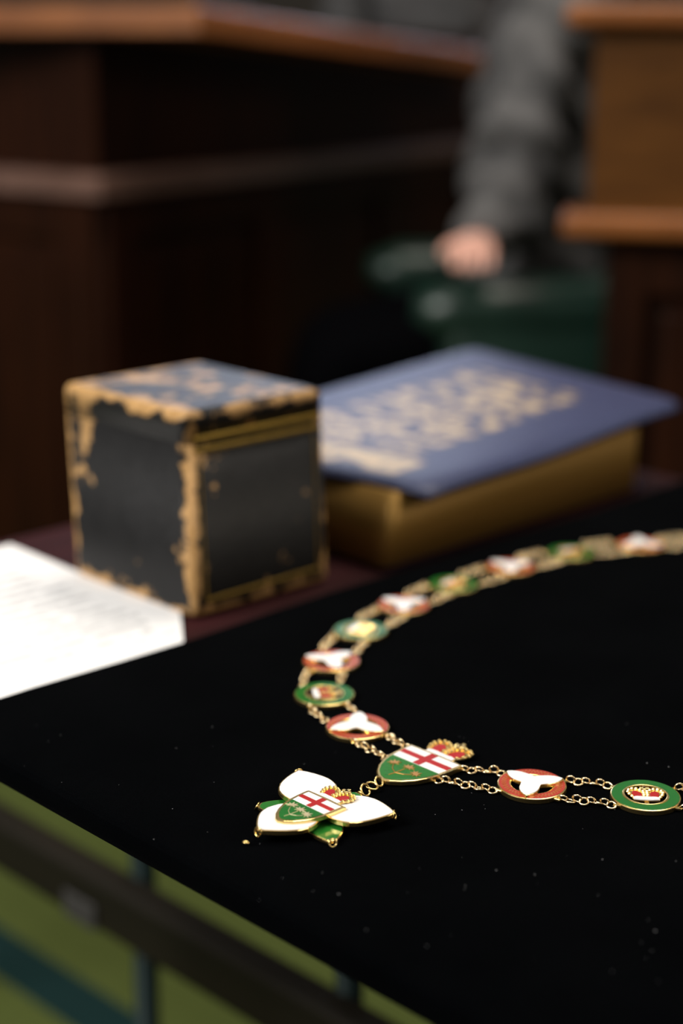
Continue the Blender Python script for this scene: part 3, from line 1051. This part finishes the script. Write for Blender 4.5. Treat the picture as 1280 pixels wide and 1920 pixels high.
bm = bmesh.new(); box(bm, -.045, Lq, -.035, .52, RZT - .034, RZT, .012, 3, Mrk); build_mesh(bm, 'top_rim', 'mahogany_rail_lit', rdesk)


# ------------------------------------------------------------------ green leather armchair (faces left)
ac = atd(960, 600, 3.22)
chair = empty('armchair', (ac.x, ac.y, 0), R(8))
tag(chair, 'dark green leather armchair between the two panelled desks', 'armchair')
ZA = atd(900, 512, 3.0).z
part(chair, 'seat', 'green_leather', lambda b: box(b, -.27, .22, -.20, .26, .33, .50, .05, 4), True)
part(chair, 'base_frame', 'mahogany', lambda b: box(b, -.24, .25, -.24, .30, .20, .34, .01, 2))
for sy in (-.27, .31):
    def arm(b, sy=sy):
        box(b, -.20, .24, sy - .055, sy + .055, .30, ZA - .05, .03, 3)
        tube(b, [(-.235, sy, ZA - .09), (-.225, sy, ZA - .075), (-.18, sy, ZA - .062), (.0, sy, ZA - .062), (.10, sy, ZA - .058), (.22, sy, ZA - .02)], [.03, .055, .062, .064, .064, .06], 16)
    part(chair, 'arm', 'green_leather', arm, True)


def backrest(b):
    box(b, .17, .31, -.30, .34, .34, ZA + .10, .06, 5, Matrix.Shear('XY', 4, (.12, 0)))


part(chair, 'backrest', 'green_leather', backrest, True)
for x, y in ((-.2, -.22), (-.2, .26), (.24, -.22), (.24, .26)):
    part(chair, 'leg', 'mahogany', lambda b: tube(b, [(x, y, 0), (x, y, .02), (x, y, .2)], [.016, .018, .028], 10))


# ------------------------------------------------------------------ people
def skin_mesh(nodes, edges, root, sub=2):
    me = bpy.data.meshes.new('skin'); keys = list(nodes)
    me.from_pydata([nodes[k][0] for k in keys], [(keys.index(a), keys.index(b)) for a, b in edges], [])
    o = bpy.data.objects.new('skin', me); scene.collection.objects.link(o)
    o.modifiers.new('s', 'SKIN')
    for i, k in enumerate(keys):
        r = nodes[k][1]; sv = me.skin_vertices[0].data[i]
        sv.radius = r if isinstance(r, tuple) else (r, r); sv.use_root = (k == root)
    o.modifiers['s'].use_smooth_shade = True
    ss = o.modifiers.new('u', 'SUBSURF'); ss.levels = sub; ss.render_levels = sub
    dg = bpy.context.evaluated_depsgraph_get(); dg.update()
    out = bpy.data.meshes.new_from_object(o.evaluated_get(dg))
    bpy.data.objects.remove(o); bpy.data.meshes.remove(me)
    return out


def V(*a): return Vector(a)


def from_mesh(me, name, mat, parent, wrinkle=0.0, fr=14, seed=0, fold=0.0):
    me.name = name; me.materials.clear(); me.materials.append(MATS[mat])
    if wrinkle:
        for v, nrm in [(v, v.normal.copy()) for v in me.vertices]:
            p = Vector((v.co.x, v.co.y, v.co.z)) * fr + Vector((seed, 0, 0))
            v.co += nrm * (fold * (.5 + 1.1 * noise.noise(v.co * 3.5 + V(0, seed, 4)) + .75 * math.sin((v.co.z * .95 + v.co.x * .75 + v.co.y * .4) * 2 * math.pi / .135 + 2.2 * noise.noise(v.co * 5 + V(seed, 0, 0)))))
            v.co += nrm * (wrinkle * (1.6 * (.45 - abs(noise.noise(p + V(0, 0, p.x * .5)))) * 1.3 + .5 * noise.noise(p * 2.1)))
    for p in me.polygons: p.use_smooth = True
    return link(name, me, parent)


def V(*a): return Vector(a)


def hand(nodes, edges, wrist, wname, direction, normal, side):
    """five fingers rooted in the palm; direction = along the fingers, normal = back of the hand"""
    d = direction.normalized(); n = (normal - d * normal.dot(d)).normalized(); s = d.cross(n) * side
    nodes['palm' + wname] = (wrist + d * .045, (.036, .018)); edges.append((wname, 'palm' + wname))
    nodes['kn' + wname] = (wrist + d * .082, (.040, .015)); edges.append(('palm' + wname, 'kn' + wname))
    for k, (off, ln) in enumerate(((-.030, .066), (-.010, .078), (.010, .074), (.029, .058))):
        b = wrist + d * .085 + s * off; prev = 'kn' + wname
        for q, (t, dn) in enumerate(((.35, .004), (.72, -.010), (1.0, -.028))):
            nm = f'f{k}{q}{wname}'; nodes[nm] = (b + d * ln * t + n * dn, .0088 - q * .0008); edges.append((prev, nm)); prev = nm
    b = wrist + d * .03 - s * .036; prev = 'palm' + wname
    for q, (x, y) in enumerate(((.012, .018), (.038, .030), (.060, .030))):
        nm = f't{q}{wname}'; nodes[nm] = (b + d * x - s * y * .6 - n * .006 * q, .0100 - q * .0008); edges.append((prev, nm)); prev = nm


def head(parent, c, face, suit):
    """face = direction of sight (unit, horizontal)"""
    f = face.normalized(); s = V(-f.y, f.x, 0); M = Matrix((s, f, V(0, 0, 1))).transposed().to_4x4(); M = Matrix.Translation(c) @ M
    b = bmesh.new(); b2 = bmesh.new(); bmesh.ops.create_uvsphere(b2, u_segments=28, v_segments=22, radius=1)
    for v in b2.verts:
        x, y, z = v.co; w = .076 * (1 - .22 * max(0, -z)); dpt = .098
        q = V(x * w, y * dpt, z * .118)
        if y > .3 and z < -.35: q.y += .012 * (y - .3)                       # chin
        if y > .75 and abs(x) < .28 and -.35 < z < .1: q.y += .022 * (1 - abs(x) / .28) * (1 - abs(z + .18) / .28 if abs(z + .18) < .28 else 0)   # nose
        if y > .6 and abs(abs(x) - .38) < .18 and abs(z) < .14: q.y -= .008                                                       # eye sockets
        v.co = q
    merge(b, b2, M)
    for sg in (-1, 1): ball(b, (0, 0, 0), 1, 8, (1, 1, 1)) if False else None
    for sg in (-1, 1):
        e = bmesh.new(); bmesh.ops.create_uvsphere(e, u_segments=10, v_segments=8, radius=1)
        merge(b, e, M @ Matrix.Translation((sg * .077, -.004, -.005)) @ Matrix.Diagonal((.010, .020, .032, 1)))
    e = bmesh.new(); bmesh.ops.create_uvsphere(e, u_segments=14, v_segments=8, radius=1)
    merge(b, e, M @ Matrix.Translation((0, .086, -.062)) @ Matrix.Diagonal((.024, .010, .007, 1)))
    hd = build_mesh(b, 'head', 'skin', parent, True)
    b = bmesh.new()
    for sg in (-1, 1):
        e = bmesh.new(); bmesh.ops.create_uvsphere(e, u_segments=10, v_segments=8, radius=.0105); merge(b, e, M @ Matrix.Translation((sg * .030, .084, .002)))
    build_mesh(b, 'eyes', 'eye', hd, True)
    b = bmesh.new(); b2 = bmesh.new(); bmesh.ops.create_uvsphere(b2, u_segments=24, v_segments=18, radius=1)
    kill = [v for v in b2.verts if v.co.z < -.35 or (v.co.y > .45 and v.co.z < .52)]
    bmesh.ops.delete(b2, geom=kill, context='VERTS')
    merge(b, b2, M @ Matrix.Translation((0, -.006, .008)) @ Matrix.Diagonal((.083, .103, .124, 1)))
    build_mesh(b, 'hair', 'hair', hd, True)


def person(name, label, J, suit, trousers, face, group=None, wr=.012, seed=0, sleeve=1.0, fold=.018):
    """J: joints in world space"""
    root = empty(name, (J['pelvis'].x, J['pelvis'].y, 0)); off = -V(J['pelvis'].x, J['pelvis'].y, 0)
    J = {k: v + off for k, v in J.items()}
    nodes = {'pelvis': (J['pelvis'], (.13, .11)), 'waist': (J['pelvis'].lerp(J['chest'], .45), (.13, .10)), 'chest': (J['chest'], (.16, .11)),
             'neck': (J['neck'], .052), 'skull': (J['head'] - V(0, 0, .05), .05)}
    edges = [('pelvis', 'waist'), ('waist', 'chest'), ('chest', 'neck'), ('neck', 'skull')]
    for s in 'LR':
        nodes['sh' + s] = (J['sh' + s], .048); nodes['el' + s] = (J['el' + s], .032); nodes['wr' + s] = (J['wr' + s], (.030, .024))
        edges += [('chest', 'sh' + s), ('sh' + s, 'el' + s), ('el' + s, 'wr' + s)]
        nodes['hip' + s] = (J['hip' + s], .085); nodes['kn_' + s] = (J['kn' + s], .060); nodes['an' + s] = (J['an' + s], .040)
        edges += [('pelvis', 'hip' + s), ('hip' + s, 'kn_' + s), ('kn_' + s, 'an' + s)]
        hand(nodes, edges, J['wr' + s], 'wr' + s, J['hd' + s], V(0, 0, 1), 1 if s == 'L' else -1)
    body = from_mesh(skin_mesh(nodes, edges, 'pelvis'), 'body', 'skin', root)
    g = .014
    jn = {'pelvis': (J['pelvis'] + V(0, 0, -.02), (.150, .130)), 'waist': (J['pelvis'].lerp(J['chest'], .45), (.150, .125)), 'chest': (J['chest'], (.185, .135)), 'col': (J['neck'] - V(0, 0, .03), .068)}
    je = [('pelvis', 'waist'), ('waist', 'chest'), ('chest', 'col')]
    for s in 'LR':
        sl = sleeve if s == 'R' else 1.0
        jn['sh' + s] = (J['sh' + s], .082 * sl); jn['u' + s] = (J['sh' + s].lerp(J['el' + s], .5), .068 * sl); jn['el' + s] = (J['el' + s], .066 * sl)
        jn['fa' + s] = (J['el' + s].lerp(J['wr' + s], .55), .056 * sl); jn['wr' + s] = (J['el' + s].lerp(J['wr' + s], .93), .043 * sl)
        je += [('chest', 'sh' + s), ('sh' + s, 'u' + s), ('u' + s, 'el' + s), ('el' + s, 'fa' + s), ('fa' + s, 'wr' + s)]
    from_mesh(skin_mesh(jn, je, 'pelvis', 3), 'jacket', suit, root, wr, 13, seed, fold)
    tn = {'pelvis': (J['pelvis'] - V(0, 0, .03), (.14, .125))}; te_ = []
    for s in 'LR':
        tn['h' + s] = (J['hip' + s], .105); tn['k' + s] = (J['kn' + s], .080); tn['a' + s] = (J['kn' + s].lerp(J['an' + s], .93), .062)
        te_ += [('pelvis', 'h' + s), ('h' + s, 'k' + s), ('k' + s, 'a' + s)]
    from_mesh(skin_mesh(tn, te_, 'pelvis'), 'trousers', trousers, root, .004, 10, seed)
    for s in 'LR':
        a = J['an' + s]; f = face.normalized(); M = Matrix.Translation((a.x, a.y, 0)) @ Matrix.Rotation(math.atan2(f.y, f.x), 4, 'Z')
        b = bmesh.new(); b2 = bmesh.new(); box(b2, -.08, .19, -.045, .045, .002, .085, .035, 4)
        for v in b2.verts:
            if v.co.x > .05: v.co.z *= 1 - (v.co.x - .05) * 2.8
        merge(b, b2, M); build_mesh(b, 'shoe', 'shoe', root, True)
    head(root, J['head'] + V(0, 0, .0), face, suit)
    tag(root, label, 'person', group)
    return root


D = 3.02
# seated person facing left; the near arm (R here) rests on the chair's near arm
c0 = ac
elb = atd(955, 372, D); wri = atd(896, 456, D - .09)
J1 = dict(pelvis=V(c0.x + .02, c0.y + .02, .60), chest=V(c0.x + .10, c0.y + .06, 1.06), neck=V(c0.x + .10, c0.y + .06, 1.32), head=V(c0.x + .06, c0.y + .06, 1.48),
          shR=atd(1062, -45, D + .05), elR=elb, wrR=wri, hdR=atd(800, 500, D - .10) - wri,
          shL=V(c0.x + .02, c0.y + .24, 1.24), elL=V(c0.x + .10, c0.y + .27, .96), wrL=V(c0.x + .04, c0.y + .19, .63), hdL=V(-1, 0, -.25),
          hipR=V(c0.x - .02, c0.y - .09, .60), hipL=V(c0.x - .02, c0.y + .11, .60), knR=V(c0.x - .38, c0.y - .15, .58), knL=V(c0.x - .40, c0.y + .03, .58),
          anR=V(c0.x - .38, c0.y - .15, .10), anL=V(c0.x - .38, c0.y + .03, .10))
person('person', 'person in a grey suit jacket seated in the green armchair, hand on its arm', J1, 'suit_grey', 'trouser_black', V(-1, -.15, 0), None, .018, 3, 1.0)
# person behind the left desk, of whom only the jacket shows above the rim
pb_ = atd(800, 60, 4.95)
bx0, by0 = pb_.x, pb_.y
J2 = dict(pelvis=V(bx0, by0, .88), chest=V(bx0, by0, 1.30), neck=V(bx0 - .01, by0 - .02, 1.53), head=V(bx0 - .01, by0 - .04, 1.68),
          shR=V(bx0 - .19, by0, 1.46), elR=V(bx0 - .27, by0 - .02, 1.20), wrR=V(bx0 - .27, by0 - .08, .92), hdR=V(0, -.2, -1),
          shL=V(bx0 + .19, by0, 1.46), elL=V(bx0 + .27, by0 - .02, 1.20), wrL=V(bx0 + .27, by0 - .08, .92), hdL=V(0, -.2, -1),
          hipR=V(bx0 - .09, by0, .86), hipL=V(bx0 + .09, by0, .86), knR=V(bx0 - .10, by0 - .01, .48), knL=V(bx0 + .10, by0 - .01, .48),
          anR=V(bx0 - .10, by0, .09), anL=V(bx0 + .10, by0, .09))
person('person', 'person in a dark suit standing behind the left desk rim', J2, 'suit_behind', 'suit_dark', V(0, -1, 0), None, .012, 9, 1.0, .006)
